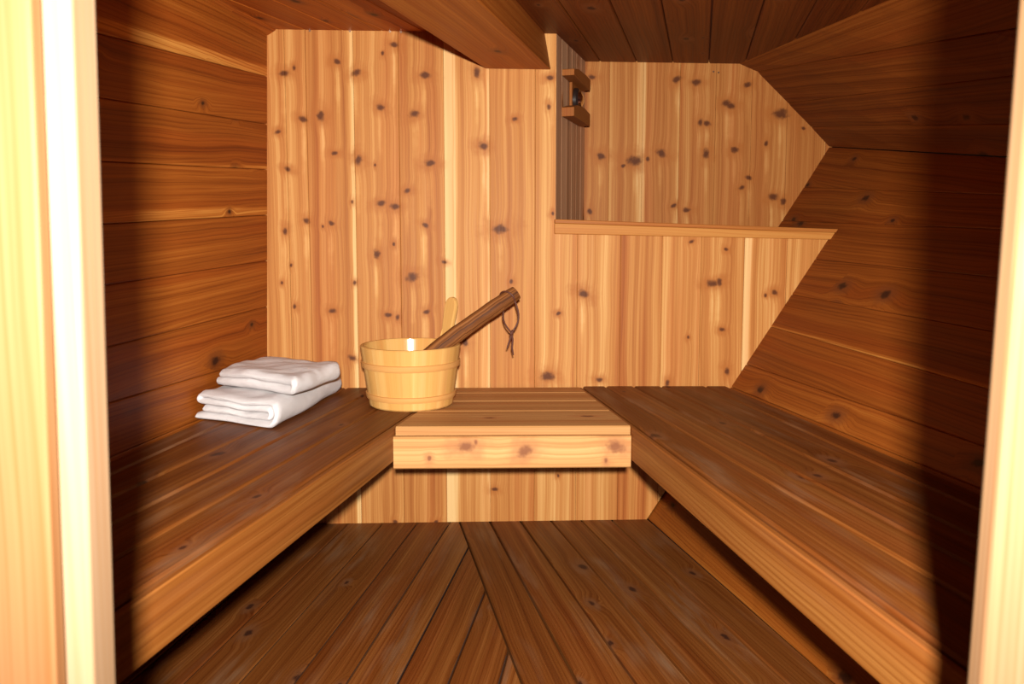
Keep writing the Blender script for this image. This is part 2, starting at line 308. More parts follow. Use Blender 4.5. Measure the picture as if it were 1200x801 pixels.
def towel_mat():
    n = N('terry_cloth')
    tc = n.node('ShaderNodeTexCoord')
    f = n.noise(tc.outputs['Object'], 420, 3, .7); g = n.noise(tc.outputs['Object'], 22, 3)
    n.set(n.b.inputs['Base Color'], n.mix(g, (.70, .66, .665, 1), (.82, .79, .79, 1)))
    n.b.inputs['Roughness'].default_value = .95; n.b.inputs['Specular IOR Level'].default_value = .1
    n.b.inputs['Sheen Weight'].default_value = .1
    h = n.math('ADD', n.math('MULTIPLY', f, .5), g)
    n.set(n.b.inputs['Normal'], n.node('ShaderNodeBump', {'Height': h, 'Strength': .9, 'Distance': .007}).outputs[0])
    return n.m
M_towel = towel_mat()

# ------------------------------------------------------------------ room shell
wd, wn = V(G['wd']), V(G['wn']); wD, RD, HB = G['wD'], G['RD'], G['hb']
def wall3(x, z, off=0.0): return wd * x + wn * (wD + off) + V(0, 0, z)
cn, cd = V(G['ceilR_n']), G['ceilR_d']
def ceil_z(x, y): return (cd - cn.x * x - cn.y * y) / cn.z
def disc(mb, c, nrm, r, mi):
    a = nrm.orthogonal().normalized(); b = nrm.cross(a); k = 8
    ring = [c + nrm * .0015 + (a * math.cos(i * 2 * math.pi / k) + b * math.sin(i * 2 * math.pi / k)) * r for i in range(k)]
    mb.face(ring, mi=mi)

# back wall: main panel left of the alcove, low panel under the ledge
J = [-.95, -.81] + G['wall_joints']; J[2] = -.6707; J[-1] = 1.16
J = [-.83, -.70, -.5733, -.5116] + G['wall_joints'][3:-1] + [1.2]
cs = G['corner_s']; LSX = G['left_s'] - .012
(s1a, z1a), (s1b, z1b) = G['hullL1']
def hull_s(z): return s1b + (s1a - s1b) * (z - z1b) / (z1a - z1b)
main = [(LSX, 0), (cs, 0), (cs, 1.56), (-.604, 1.56), (-.604, 1.5174), (LSX, 1.489)]
low = [(cs, 0), (hull_s(0) + .006, 0), (hull_s(.905) + .006, .905), (cs, .935)]
tones = [.5, .56, .56, .48, .50, .46, .60, .54, .64, .56, .42, .62, .50, .54, .54]
saps = [(0, 0), (0, 0), (0, 0), (0, .013), (0, 0), (0, 0), (.036, .007), (0, 0), (0, 0), (0, 0), (0, 0), (0, 0), (0, 0), (.0, 0)]
mb = MB()
for i in range(len(J) - 1):
    tn = tones[i] if i < len(tones) else .55; sp = saps[i] if i < len(saps) else (0, 0)
    if abs(J[i] - .8366) < .01: sp = (.024, 0)
    bd = ((i * .377) % 1, tn, sp[0], sp[1])
    for poly in (main, low): wall_board(mb, poly, J[i], J[i + 1], wall3, -wn, bd, uoff=i * 3.1)
for poly in (main, low):                                             # backing behind the boards
    mb.face([wall3(x, z, .006) for x, z in poly], bd=(0, .1, 0, 0), mi=2)
for s, z in G['nails']: disc(mb, wall3(s, z), -wn, .0035, 1)
struct(mb.build('wall_back', [M_back, M_screw, M_dark]), 'knotty cedar back wall of upright boards behind the low bench', 'wall')

# alcove: back panel, left cheek, floor of the ledge
rp = G['recess_poly']
RJ = G['recess_joints'][:]; RJ = [.33] + RJ[1:] + [1.42]
_e = [(V(r[0]) + (V(r[1]) - V(r[0])) * (.03 / 2.44)) for r in G['hull_up']]
rpoly = [(.36, .89), (1.085, .89)] + [((p - V(0, 0, 0)).dot(wd) + .012, p.z + .004) for p in reversed(_e[1:])] + [(.90, 1.58), (.36, 1.58)]
rt = [.42, .46, .44, .48, .46, .44, .44, .46, .46]
rs = [(0, 0), (.012, .020), (.010, .007), (0, 0), (0, 0), (0, 0), (0, 0), (0, 0), (0, 0)]
mb = MB()
for i in range(len(RJ) - 1):
    bd = ((i * .531 + .2) % 1, rt[i], rs[i][0], rs[i][1])
    wall_board(mb, rpoly, RJ[i], RJ[i + 1], lambda x, z: wall3(x, z, RD), -wn, bd, uoff=i * 2.7)
mb.face([wall3(x, z, RD + .006) for x, z in rpoly], bd=(0, .1, 0, 0), mi=2)
for s, z in G['rnails']: disc(mb, wall3(s, z, RD), -wn, .0035, 1)
struct(mb.build('wall_alcove_back', [M_recess, M_screw, M_dark]), 'pointed cedar panel at the back of the raised alcove', 'wall')

ca, cb = wall3(cs, 0, 0), wall3(.392, 0, RD)                          # the cheek runs from the wall corner to the alcove's back corner
cu = (cb - ca).normalized(); cnrm = V(cu.y, -cu.x, 0)
mb = MB(); cl = (cb - ca).length; k = 6
for i in range(k):
    wall_board(mb, [(0, .93), (cl, .93), (cl, 1.58), (0, 1.58)], cl * i / k, cl * (i + 1) / k, lambda x, z: ca + cu * x + V(0, 0, z), cnrm, ((i * .61) % 1, .36 + .08 * (i % 2), 0, 0), ch=.002, dep=.002)
struct(mb.build('wall_alcove_left', wood('cedar_cheek', [(0, (.22, .105, .052)), (.5, (.55, .31, .17)), (1, (.78, .52, .32))], auto=.1, streak=1.2)), 'narrow weathered cedar cheek wall on the left of the alcove', 'wall')

mb = MB()
for i in range(4):
    a, b = RD * i / 4, RD * (i + 1) / 4
    plank(mb, wall3(cs, .935, a), wall3(1.35, .895, a), wall3(1.35, .895, b), wall3(cs, .935, b), (0, 0, 1), bd=(i * .3, .5, 0, 0))
struct(mb.build('alcove_ledge_floor', M_side), 'boarded cedar shelf floor of the raised alcove', 'ledge')

# ledge trim: a lower fascia strip with a thin darker nosing on top
mb = MB()
def strip(za0, za1, zb0, zb1, f, b, bd):
    P = [[[wall3(s, (z0, z1)[k], o) for k in (0, 1)] for o in (-f, b)] for s, z0, z1 in ((cs - .004, za0, za1), (hull_s(.915) + .012, zb0, zb1))]
    box_faces(mb, P, bd=bd, axis=0)
strip(.9093, .9415, .8925, .9140, .016, .01, (.3, .66, 0, 0)); strip(.9415, .9537, .9140, .9250, .021, .03, (.7, .36, 0, 0))
o = bevel(mb.build('trim_4', wood('ledge_trim', [(0, (.24, .066, .010)), (.5, (.41, .150, .028)), (1, (.56, .27, .068))], streak=.6)), .002)
struct(o, 'long cedar trim strip along the front of the alcove ledge', 'trim')

# left wall: horizontal planks
lx, ly = G['left_x']
la, lb = V(G['left_line'][0]), V(G['left_line'][1])
ldir = V(lb.x - la.x, lb.y - la.y, 0)
lnrm = V(-ldir.y, ldir.x, 0).normalized()
if lnrm.x < 0: lnrm = -lnrm
def left3(y, z): t = (y - la.y) / ldir.y; return V(la.x + ldir.x * t + (z - .97) * .028, y, z)
mb = MB()
LJ = [[1.43, 1.60]] + G['left_joints'][1:8] + [[.43, .425], [.29, .28], [.14, .14], [0, 0]]
ltone = [.50, .50, .44, .46, .46, .52, .46, .45, .5, .5, .5]
lsap = [.028, .0, .006, .026, 0, 0, 0, 0, 0, 0, 0]
for i in range(len(LJ) - 1):
    zf0, zb0 = LJ[i]; zf1, zb1 = LJ[i + 1]
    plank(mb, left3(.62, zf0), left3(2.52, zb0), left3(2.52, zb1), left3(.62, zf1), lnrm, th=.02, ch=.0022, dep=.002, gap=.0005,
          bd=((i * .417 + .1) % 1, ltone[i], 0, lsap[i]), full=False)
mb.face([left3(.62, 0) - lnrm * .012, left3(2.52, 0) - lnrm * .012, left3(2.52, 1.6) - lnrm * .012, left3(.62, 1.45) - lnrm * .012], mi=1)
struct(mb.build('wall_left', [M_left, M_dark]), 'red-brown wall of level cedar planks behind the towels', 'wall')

# right side: two sloping flanks that meet in a knuckle line, planked lengthwise
def flank(name, rows, label, tone, extra=None):
    mb = MB()
    for i in range(len(rows) - 1):
        A0, A1 = V(rows[i][0]), V(rows[i][1]); B0, B1 = V(rows[i + 1][0]), V(rows[i + 1][1])
        nr = (A1 - A0).cross(B0 - A0).normalized()
        if nr.x > 0: nr = -nr
        # A = upper edge; planks lap a hair so their joints catch the light
        plank(mb, A0, A1, B1, B0, nr, th=.02, ch=.002, dep=.0018, gap=.0004, bd=((i * .613 + .35) % 1, tone[i % len(tone)], 0, (extra or {}).get(i, 0)), full=False, n=8)
    return struct(mb.build(name, [M_ceil_shade if 'upper' in name else M_side, M_dark]), label, 'wall')  # upper flank takes the darkened cedar, its shade put into the colour
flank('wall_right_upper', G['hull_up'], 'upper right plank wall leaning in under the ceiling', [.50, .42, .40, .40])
HLr = [r[:] for r in G['hull_low']]
HLr[0] = G['hull_up'][-1]; HLr[1] = [HLr[1][0], [1.14, .62, .843]]
zlow = [[.43 - .09, 3.06, 0.0], [.80, .62, 0.0]]
mid = [list(lerp(V(HLr[-1][0]), V(zlow[0]), .5)), list(lerp(V(HLr[-1][1]), V(zlow[1]), .5))]
flank('wall_right', HLr + [mid, zlow], 'lower right plank wall sloping outwards above the long bench', [.42, .44, .42, .46, .46, .50, .54, .56, .56], {4: .006})

# ceiling: long boards running front to back, with the roof slope
mb = MB()
def ceil3(x, y): return V(x, y, ceil_z(x, y))
xs = [-1.02, -.87, -.74, -.61, -.5, -.385, -.26, -.14, -.03, .09]
for i in range(len(xs) - 1):                                           # left of the beam
    a, b = xs[i], xs[i + 1]
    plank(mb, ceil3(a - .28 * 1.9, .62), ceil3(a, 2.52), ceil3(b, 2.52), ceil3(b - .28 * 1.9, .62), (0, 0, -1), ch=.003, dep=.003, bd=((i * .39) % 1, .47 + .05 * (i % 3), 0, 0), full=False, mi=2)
xr = [.02, .105, .215, .3355, .466, .597, .727, .858, .99, 1.12, 1.25, 1.38, 1.52, 1.66, 1.8]
for i in range(len(xr) - 1):                                           # right of the beam, running on into the alcove
    a, b = xr[i], xr[i + 1]
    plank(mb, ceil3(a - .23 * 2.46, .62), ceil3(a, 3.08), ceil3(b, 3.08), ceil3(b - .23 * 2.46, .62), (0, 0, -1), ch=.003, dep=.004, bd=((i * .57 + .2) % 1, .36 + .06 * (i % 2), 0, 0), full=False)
mb.face([V(x, y, ceil_z(x, y) + .012) for x, y in ((-1.6, .62), (-1.0, 3.1), (1.4, 3.1), (1.4, .62))], mi=1)
struct(mb.build('ceiling', [M_ceil_shade, M_dark, M_ceil_lit]), 'low dark cedar plank ceiling either side of the beam', 'ceiling')

# angled strip between the left wall and the ceiling
mb = MB()
a0, a1 = left3(2.50, 1.493), left3(.62, 1.243 + .10)
b0, b1 = V(-.700, 2.50, ceil_z(-.70, 2.50) - .001), V(-.93, .62, ceil_z(-.93, .62) - .001)
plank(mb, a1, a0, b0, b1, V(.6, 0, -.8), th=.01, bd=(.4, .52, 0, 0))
struct(mb.build('trim_1', M_ceil_lit), 'slanting cedar strip where the left wall meets the ceiling', 'trim')

# the boxed beam
mb = MB()
(l0, l1), (r0, r1), (t0, t1) = [[V(p) for p in G[k]] for k in ('beam_l', 'beam_r', 'beam_t')]
tl0, tl1 = V(l0.x, l0.y, l0.z + .125), V(l1.x, l1.y, l1.z + .125); t0.z += .02; t1.z += .02
u0 = 3.3; L = (l1 - l0).length; w = (r1 - l1).length; h = (t1 - r1).length
def q(ps, ws, bd): mb.face(ps, [(u0, ws[0]), (u0 + L, ws[0]), (u0 + L, ws[1]), (u0, ws[1])], [(1, 0)] * 4, None, bd)
q([l0, l1, r1, r0], (0, w), (.2, .66, 0, 0)); q([r0, r1, t1, t0], (0, h), (.6, .52, 0, 0)); q([tl0, tl1, l1, l0], (0, h), (.8, .5, 0, 0))
mb.face([l0, r0, t0, tl0]); mb.face([l1, tl1, t1, r1])
o = bevel(mb.build('ceiling_beam', wood('beam_cedar', [(p, (r * 1.15, g * 1.2, bb * 1.2)) for p, (r, g, bb) in DARKCEDAR], auto=.12, streak=.8, fine=.35, knot_col=(.07, .02, .008), halo=(.26, .08, .02))), .003)
struct(o, 'broad boxed cedar beam crossing under the ceiling to the back wall', 'beam')

# floor: two sets of boards that meet on a slanting seam
mb = MB(); FY0, FY1 = .62, 2.54
SD = -.19; seam = lambda y: -.172 + (2.54 - y) * .187
n_r = 7; top = [-.172 + .0985 * i for i in range(n_r)]; top[-1] = .44
slope = [.187, .200, .215, .225, .228, .215, .192]
for i in range(n_r - 1):
    a, b = top[i], top[i + 1]; sa, sb = slope[i], slope[i + 1]
    plank(mb, V(a, FY1, 0), V(a + sa * 1.92, FY0, 0), V(b + sb * 1.92, FY0, 0), V(b, FY1, 0), (0, 0, 1), ch=.0025, dep=.0035, gap=.0032, bd=((i * .37 + .1) % 1, .50 + .05 * ((i * 5) % 3), 0, 0))
for i in range(8):                                                     # beyond the kick plank, under the right bench
    pass
lt = [-.74, -.622, -.5136, -.405, -.297, -.195, -.095, .005, .105, .205]
for i in range(len(lt) - 1):
    a, b = lt[i], lt[i + 1]; sl = .128
    xa = lambda y, q=a: q - sl * (FY1 - y); xb = lambda y, q=b: q - sl * (FY1 - y)
    # cut by the seam: find where each edge meets it
    poly = [(xa(FY0), FY0), (xb(FY0), FY0), (xb(FY1), FY1), (xa(FY1), FY1)]
    poly = clip(poly, 1, .187, -.172 + 2.54 * .187 - .003)
    if len(poly) < 3: continue
    bdv = ((i * .71 + .33) % 1, .50 + .05 * (i % 3), 0, 0); uo = random.uniform(0, 9)
    ex = lambda y: xa(y)
    for v0, v1, hh in ((.0022, .0048, 'l'), (.0048, b - a - .0048, 'm'), (b - a - .0048, b - a - .0022, 'r')):
        # p.x - xa(p.y) between v0 and v1
        pp = clip(poly, -1, sl, -(v0 + a - sl * FY1)); pp = clip(pp, 1, -sl, v1 + a - sl * FY1)
        if len(pp) < 3: continue
        def dz(x, y):
            d = x - xa(y); return -.0035 * max(0, 1 - (min(d, b - a - d) - .0022) / .0026)
        mb.face([V(x, y, dz(x, y)) for x, y in pp], [(uo - y, x - xa(y)) for x, y in pp], [(1, 0)] * len(pp), None, bdv)
    for k in range(len(poly)):                                         # board sides down into the gap
        p, q_ = poly[k], poly[(k + 1) % len(poly)]
        mb.face([V(p[0], p[1], -.003), V(q_[0], q_[1], -.003), V(q_[0], q_[1], -.02), V(p[0], p[1], -.02)], bd=bdv)
mb.face([V(-1.1, .62, -.02), V(1.1, .62, -.02), V(1.1, 2.56, -.02), V(-1.1, 2.56, -.02)], mi=1)
struct(mb.build('floor', [M_floor, M_dark]), 'dark plank floor with boards meeting along a slanting seam', 'floor')

# front wall with the doorway, and the door frame boards
mb = MB()
for (x0, x1, z0, z1) in ((-1.15, -.34, 0, 1.5), (.39, 1.3, 0, 1.5), (-.34, .39, 0, .32), (-.34, .39, 1.22, 1.5)):
    box(mb, x0, x1, .60, .63, z0, z1, bd=(.3, .5, 0, 0), axis=0)
struct(mb.build('wall_front', M_side), 'cedar front wall around the doorway', 'wall')
def board(name, xs, y0, y1, label, tone, bev=.004):
    """upright board; xs = (left, right) at z .55 and (left, right) at z .98"""
    mb = MB(); z0, z1 = .30, 1.25
    ex = lambda i, z: xs[0][i] + (xs[1][i] - xs[0][i]) * (z - .55) / .43
    P = [[[V(ex(i, z), y, z) for z in (z0, z1)] for y in (y0, y1)] for i in (0, 1)]
    box_faces(mb, P, bd=tone, axis=2)
    return struct(bevel(mb.build(name, M_frame), bev, 3), label, 'door frame')
board('trim_2', ((-.345, -.2945), (-.345, -.2868)), .500, .513, 'outer orange board of the door frame on the left', (.3, .22, 0, 0), .002)
board('trim_3', ((-.33, -.2802), (-.33, -.2721)), .518, .550, 'inner pale board of the door frame on the left', (.8, .8, 0, 0), .003)
board('trim_5', ((.3215, .40), (.3297, .40)), .526, .550, 'pale board of the door frame on the right', (.55, .6, 0, 0), .006)

# ------------------------------------------------------------------ benches
def seat_planks(edges, y0, y1, z, mirror, tone):
    mb = MB(); s = 1 if mirror else -1
    edges = [[[p[0] + s * .0135, p[1]] for p in edges[0]]] + edges[1:]
    for i in range(len(edges) - 1):
        a, b = edges[i], edges[i + 1]
        def X(e, y): (xa, ya), (xb, yb) = e; return xa + (xb - xa) * (y - ya) / (yb - ya)
        plank(mb, V(X(a, y0), y0, z), V(X(a, y1), y1, z), V(X(b, y1), y1, z), V(X(b, y0), y0, z), (0, 0, 1), th=.024, ch=.004, dep=.004, gap=.0024,
              bd=((i * .47 + (.2 if mirror else .6)) % 1, tone[i % len(tone)], 0, 0))
    return mb
def fascia(edge, y0, y1, z0, z1, side, tone):
    mb = MB(); (xa, ya), (xb, yb) = edge
    X = lambda y: xa + (xb - xa) * (y - ya) / (yb - ya)
    d = V(X(y1) - X(y0), y1 - y0, 0).normalized(); nr = V(d.y, -d.x, 0) * side
    A0, A1 = V(X(y0), y0, z1), V(X(y1), y1, z1)
    plank(mb, A0, A1, A1 - V(0, 0, z1 - z0), A0 - V(0, 0, z1 - z0), nr, th=.010, ch=.002, dep=.002, bd=(.37 + .2 * side, tone, 0, 0))
    return mb
def cleat(x0, x1, y0, y1, z0, z1):
    mb = MB(); box(mb, x0, x1, y0, y1, z0, z1, bd=(.1, .4, 0, 0), axis=1); return mb

t = thing('sauna_bench', 'long brown slatted cedar bench along the left wall, carrying the towels', 'bench', (0, 0, 0)); t['group'] = 'built-in benches around the floor'
LB = G['left_bench']; LB[-1] = [[-.738, 2.49], [-.846, .64]]
seat_planks(LB, .64, 2.505, HB, False, [.50, .52, .46, .50, .52]).build('seat', M_bench, t)
fascia(LB[0], .64, 2.505, HB - .083, HB - .003, 1, .60).build('front_board', M_front_lit, t)
for y in (.9, 1.9):
    mbb = MB(); box(mbb, LB[0][0][0] + (LB[0][1][0] - LB[0][0][0]) * (2.49 - y) / 1.85 - .035, left3(y, .38).x + .002, y, y + .04, HB - .075, HB - .026, bd=(.1, .4, 0, 0), axis=0)
    mbb.build('bearer', M_bench, t)

t = thing('sauna_bench', 'long brown slatted cedar bench along the sloping right wall, nothing on it', 'bench', (0, 0, 0)); t['group'] = 'built-in benches around the floor'
RB = G['right_bench']; RB[-1] = [[.680, 2.52], [.858, .64]]; RB[4] = [[.6117, 2.52], [.795, .64]]
seat_planks(RB, .64, 2.535, HB, True, [.46, .60, .46, .44, .46]).build('seat', M_bench, t)
fascia(RB[0], .64, 2.535, HB - .083, HB - .003, -1, .62).build('front_board', M_front_lit, t)
for y in (.9, 1.9):
    mbb = MB(); box(mbb, RB[0][0][0] + (RB[0][1][0] - RB[0][0][0]) * (2.52 - y) / 1.88 + .035, .60 + (2.5 - y) * .1, y, y + .04, HB - .075, HB - .026, bd=(.1, .4, 0, 0), axis=0)
    mbb.build('bearer', M_bench, t)

t = thing('sauna_bench', 'short pale cedar bench with a thick front board against the back wall', 'bench', (0, 0, 0)); t['group'] = 'built-in benches around the floor'
def bx(e, y): (xa, ya), (xb, yb) = e; return xa + (xb - xa) * (y - ya) / (yb - ya)
BY = 1.895; ys = [BY, 2.10, 2.255, 2.40, 2.505]
mb = MB()
for i in range(4):
    a, b = ys[i], ys[i + 1]
    g = .003
    plank(mb, V(bx(LB[0], a) + g, a, HB), V(bx(RB[0], a) - g, a + .012, HB), V(bx(RB[0], b) - g, b + .012, HB), V(bx(LB[0], b) + g, b, HB), (0, 0, 1), th=.021, ch=.004, dep=.004, gap=.0012, bd=((i * .37 + .15) % 1, (.50, .46, .52, .48)[i], 0, 0))
mb.build('seat', M_lid, t)
mb = MB()
xl, xr_ = bx(LB[0], BY - .02) + .002, bx(RB[0], BY) - .002
plank(mb, V(xl, BY - .012, HB - .0215), V(xr_, BY + .004, HB - .0215), V(xr_, BY + .004, HB - .1), V(xl, BY - .012, HB - .1), V(.0, -1, 0), th=.024, ch=.003, dep=.003, bd=(.62, .52, 0, 0), uoff=0.0)
mb.build('front_board', M_lidfront, t)
for x in (-.2, .2):
    mb = MB(); box(mb, x - .02, x + .02, BY + .02, 2.515, HB - .07, HB - .0215, bd=(.1, .4, 0, 0), axis=1)
    mb.build('bearer', M_lid, t)

# ------------------------------------------------------------------ towels
def stroke(path, th, caps=6):
    """outline of a thick 2-D line with round ends; returns the points in order"""
    P = [V(p[0], p[1], 0) for p in path]; L, R = [], []
    for i, p in enumerate(P):
        d = (P[min(i + 1, len(P) - 1)] - P[max(i - 1, 0)]).normalized(); n = V(-d.y, d.x, 0)
        L.append((p, n)); R.append((p, -n))
    d0, d1 = (P[1] - P[0]).normalized(), (P[-1] - P[-2]).normalized()
    end = [(P[-1], V(-d1.y, d1.x, 0) * math.cos(a) + d1 * math.sin(a)) for a in [math.pi * k / caps for k in range(1, caps)]]
    beg = [(P[0], V(d0.y, -d0.x, 0) * math.cos(a) - d0 * math.sin(a)) for a in [math.pi * k / caps for k in range(1, caps)]]
    return L + end + list(reversed(R)) + beg

def folded(path_fn, th, FR, wv, lv, up, z0, name, label, group, seed, sag=0.0):
    """a folded towel: its folded section (seen on the short side) swept along the other side"""
    rng = random.Random(seed)
    nl = 30; prof = stroke(path_fn(), th * .5); m = len(prof)
    verts = []; W_, Ln = wv.length, lv.length
    we, le = wv.normalized(), lv.normalized()
    ph = [rng.uniform(0, 6) for _ in range(6)]
    for j in range(nl + 1):
        t_ = j / nl; e = min(t_, 1 - t_) * Ln
        k = 1.0 if e > th * .5 else max(.25, math.sqrt(max(0, 1 - (1 - e / (th * .5)) ** 2)))
        for (p, n) in prof:
            q2 = p + n * (th * .5 * k)
            x, z = q2.x, q2.y
            zz = z + (.0022 * math.sin(x * 31 + t_ * 7 + ph[0]) + .0022 * math.sin(x * 17 - t_ * 11 + ph[1]) + .0012 * math.sin(x * 70 + t_ * 23 + ph[2])) * min(1, z / .03)
            zz -= sag * max(0, t_ - .72) ** 2 * z / .07
            lx_ = t_ * Ln + .005 * math.sin(x * 23 + z * 60 + ph[3]) + .004 * math.sin(z * 140 + ph[4])
            ww = x + .003 * math.sin(t_ * 9 + z * 40 + ph[5])
            verts.append(FR + we * ww + le * lx_ + V(0, 0, z0 + max(zz, .0004)))
    faces = []
    for j in range(nl):
        for i in range(m):
            a = j * m + i; b = j * m + (i + 1) % m; faces.append((a, b, b + m, a + m))
    faces += [tuple(range(m - 1, -1, -1)), tuple(nl * m + i for i in range(m))]
    me = bpy.data.meshes.new(name); me.from_pydata([tuple(v) for v in verts], [], faces)
    for p in me.polygons: p.use_smooth = True
    me.materials.append(M_towel); me.update()
    import bmesh
    bm = bmesh.new(); bm.from_mesh(me); bmesh.ops.triangulate(bm, faces=[f for f in bm.faces if len(f.verts) > 4]); bmesh.ops.recalc_face_normals(bm, faces=bm.faces); bm.to_mesh(me); bm.free()
    o = bpy.data.objects.new(name, me); COL.objects.link(o)
    return tag(o, label, 'towel', group)

def arc(cx, cz, r, a0, a1, n=8): return [(cx + r * math.cos(math.radians(a0 + (a1 - a0) * i / n)), cz + r * math.sin(math.radians(a0 + (a1 - a0) * i / n))) for i in range(n + 1)]
def seg(x0, z0, x1, z1, n=10): return [(x0 + (x1 - x0) * i / n, z0 + (z1 - z0) * i / n) for i in range(n)]
def big_fold(W_=.275, h=.070):
    # x runs from the smooth folded right side (0) to the loose left side (W_)
    t = h / 4; a = t / 2
    r1 = (h - t) / 2
    p = seg(W_ - .004, a, r1 + a, a, 16)                                # bottom layer, loose end at the left
    p += arc(r1 + a, h / 2, r1, 270, 90, 12)[0:]                        # outer turn on the right
    p += seg(r1 + a, h - a, W_ - t * 1.0, h - a, 16)[1:]
    p += arc(W_ - t, h - t, a, 90, -90, 8)                              # turns under at the left
    p += seg(W_ - t, h - 1.5 * t, r1 + t * .6, h - 1.5 * t, 14)[1:]
    p += arc(r1 + t * .6, h / 2, a, 90, 270, 8)
    p += seg(r1 + t * .6, h / 2 - a, W_ - .012, h / 2 - a, 14)[1:]
    return p
def small_fold(W_=.308, h=.046):
    t = h / 2; a = t / 2
    p = seg(W_ + .006, a, a * 2, a, 18) + arc(a * 2.2, h / 2, a, 270, 90, 10) + seg(a * 2, h - a, W_ - .008, h - a, 18)[1:] + [(W_ - .008, h - a)]
    return p
folded(big_fold, .070 / 4 * .97, V(-.540, 1.850, 0), V(-.235, .128, 0), V(.035, .545, 0), None, HB + .0005, 'bath_towel',
       'thick white folded bath towel lying on the left bench under another', 'white towels on the left bench', 3, sag=.10)
folded(small_fold, .046 / 2 * .97, V(-.505, 1.885, 0), V(-.255, .185, 0), V(.048, .275, 0), None, HB + .0745, 'bath_towel',
       'smaller white folded towel lying on top of the thick one', 'white towels on the left bench', 8)

# ------------------------------------------------------------------ bucket
BC = V(-.276, 2.200, HB + .0005)
bucket = thing('wooden_bucket', 'round pale wooden sauna bucket standing where two benches meet', 'bucket', BC)
def ring_r(z): return .1135 + (.1365 - .1135) * z / .164
mb = MB(); NS = 22; sub = 4
for i in range(NS):
    bd = ((i * .617) % 1, .45 + .35 * ((i * 7) % 5) / 5, 0, 0)
    for k in range(sub):
        a0 = (i + k / sub) * 2 * math.pi / NS; a1 = (i + (k + 1) / sub) * 2 * math.pi / NS
        gr = lambda kk: -.0007 if kk in (0, sub) else 0
        def P(a, r, z): return V(math.cos(a) * r, math.sin(a) * r, z)
        zs = [0, .004, .05, .105, .161, .164]; rs_ = [ring_r(0) - .003, ring_r(.004), ring_r(.05), ring_r(.105), ring_r(.161), ring_r(.164) - .003]
        for q_ in range(5):
            w0, w1 = k / sub * .036, (k + 1) / sub * .036
            mb.face([P(a0, rs_[q_] + gr(k), zs[q_]), P(a1, rs_[q_] + gr(k + 1), zs[q_]), P(a1, rs_[q_ + 1] + gr(k + 1), zs[q_ + 1]), P(a0, rs_[q_ + 1] + gr(k), zs[q_ + 1])],
                    [(zs[q_], w0), (zs[q_], w1), (zs[q_ + 1], w1), (zs[q_ + 1], w0)], [(1, 0)] * 4, None, bd, 0, True)
        inn = [(ring_r(.164) - .003, .164), (ring_r(.164) - .010, .164), (ring_r(.162) - .012, .161), (ring_r(.02) - .013, .02), (0.0, .02)]
        for q_ in range(4):
            (ra, za), (rb_, zb) = inn[q_], inn[q_ + 1]
            pts = [P(a0, ra, za), P(a1, ra, za), P(a1, rb_, zb), P(a0, rb_, zb)]; uvs = [(za, w0), (za, w1), (zb, w1), (zb, w0)]
            if rb_ == 0: pts = pts[:3]; uvs = uvs[:3]
            mb.face(pts, uvs, [(1, 0)] * len(pts), None, bd, 1 if q_ >= 2 else 0, q_ == 2)
        mb.face([P(a1, rs_[0] + gr(k + 1), 0), P(a0, rs_[0] + gr(k), 0), V(0, 0, 0)], bd=bd)
mb.build('body', [M_pine, M_pine_in], bucket)
for zc, hgt in ((.114, .018), (.030, .016)):
    mb = MB(); n = 72; rows = [(-.5, 0), (-.42, .0042), (0, .0052), (.42, .0042), (.5, 0)]
    for i in range(n):
        a0, a1 = i * 2 * math.pi / n, (i + 1) * 2 * math.pi / n
        for j in range(4):
            (d0, o0), (d1, o1) = rows[j], rows[j + 1]; z0, z1 = zc + d0 * hgt, zc + d1 * hgt
            r0_, r1_ = ring_r(z0) + o0, ring_r(z1) + o1
            mb.face([V(math.cos(a0) * r0_, math.sin(a0) * r0_, z0), V(math.cos(a1) * r0_, math.sin(a1) * r0_, z0), V(math.cos(a1) * r1_, math.sin(a1) * r1_, z1), V(math.cos(a0) * r1_, math.sin(a0) * r1_, z1)],
                    [(i * .0113, z0), (i * .0113 + .0113, z0), (i * .0113 + .0113, z1), (i * .0113, z1)], [(1, 0)] * 4, None, (.4, .5, 0, 0), 0, True)
    mb.build('hoop', M_hoop, bucket)
bucket.rotation_euler = (math.radians(2.0), 0, 0); bucket.location.z += .0035
# the upright grip: one stave carried up above the rim, rounded at the top
mb = MB(); ang = math.radians(48); rad, tan = V(math.cos(ang), math.sin(ang), 0), V(-math.sin(ang), math.cos(ang), 0)
out = []
for z, w in ((-.03, .022), (.0, .020), (.03, .019), (.06, .0205), (.085, .0225), (.100, .0215), (.110, .017), (.1165, .010), (.119, 0)):
    out.append((w, z))
prof = [(w, z) for w, z in out] + [(-w, z) for w, z in reversed(out[:-1])]
def G3(w, z, d): return rad * (ring_r(.164) - .0095 + d + max(0, z) * .22) + tan * w + V(0, 0, .164 + z)
tk = .013
mb.face([G3(w, z, tk) for w, z in prof], [(z, w) for w, z in prof], None, None, (.2, .6, 0, 0)); mb.face([G3(w, z, 0) for w, z in reversed(prof)], [(z, w) for w, z in reversed(prof)], None, None, (.2, .6, 0, 0))
for i in range(len(prof)):
    a, b = prof[i], prof[(i + 1) % len(prof)]
    mb.face([G3(*a, 0), G3(*b, 0), G3(*b, tk), G3(*a, tk)], [(a[1], a[0]), (b[1], b[0]), (b[1], b[0] + .01), (a[1], a[0] + .01)], None, None, (.2, .6, 0, 0))
bevel(mb.build('grip', M_pine, bucket), .003)

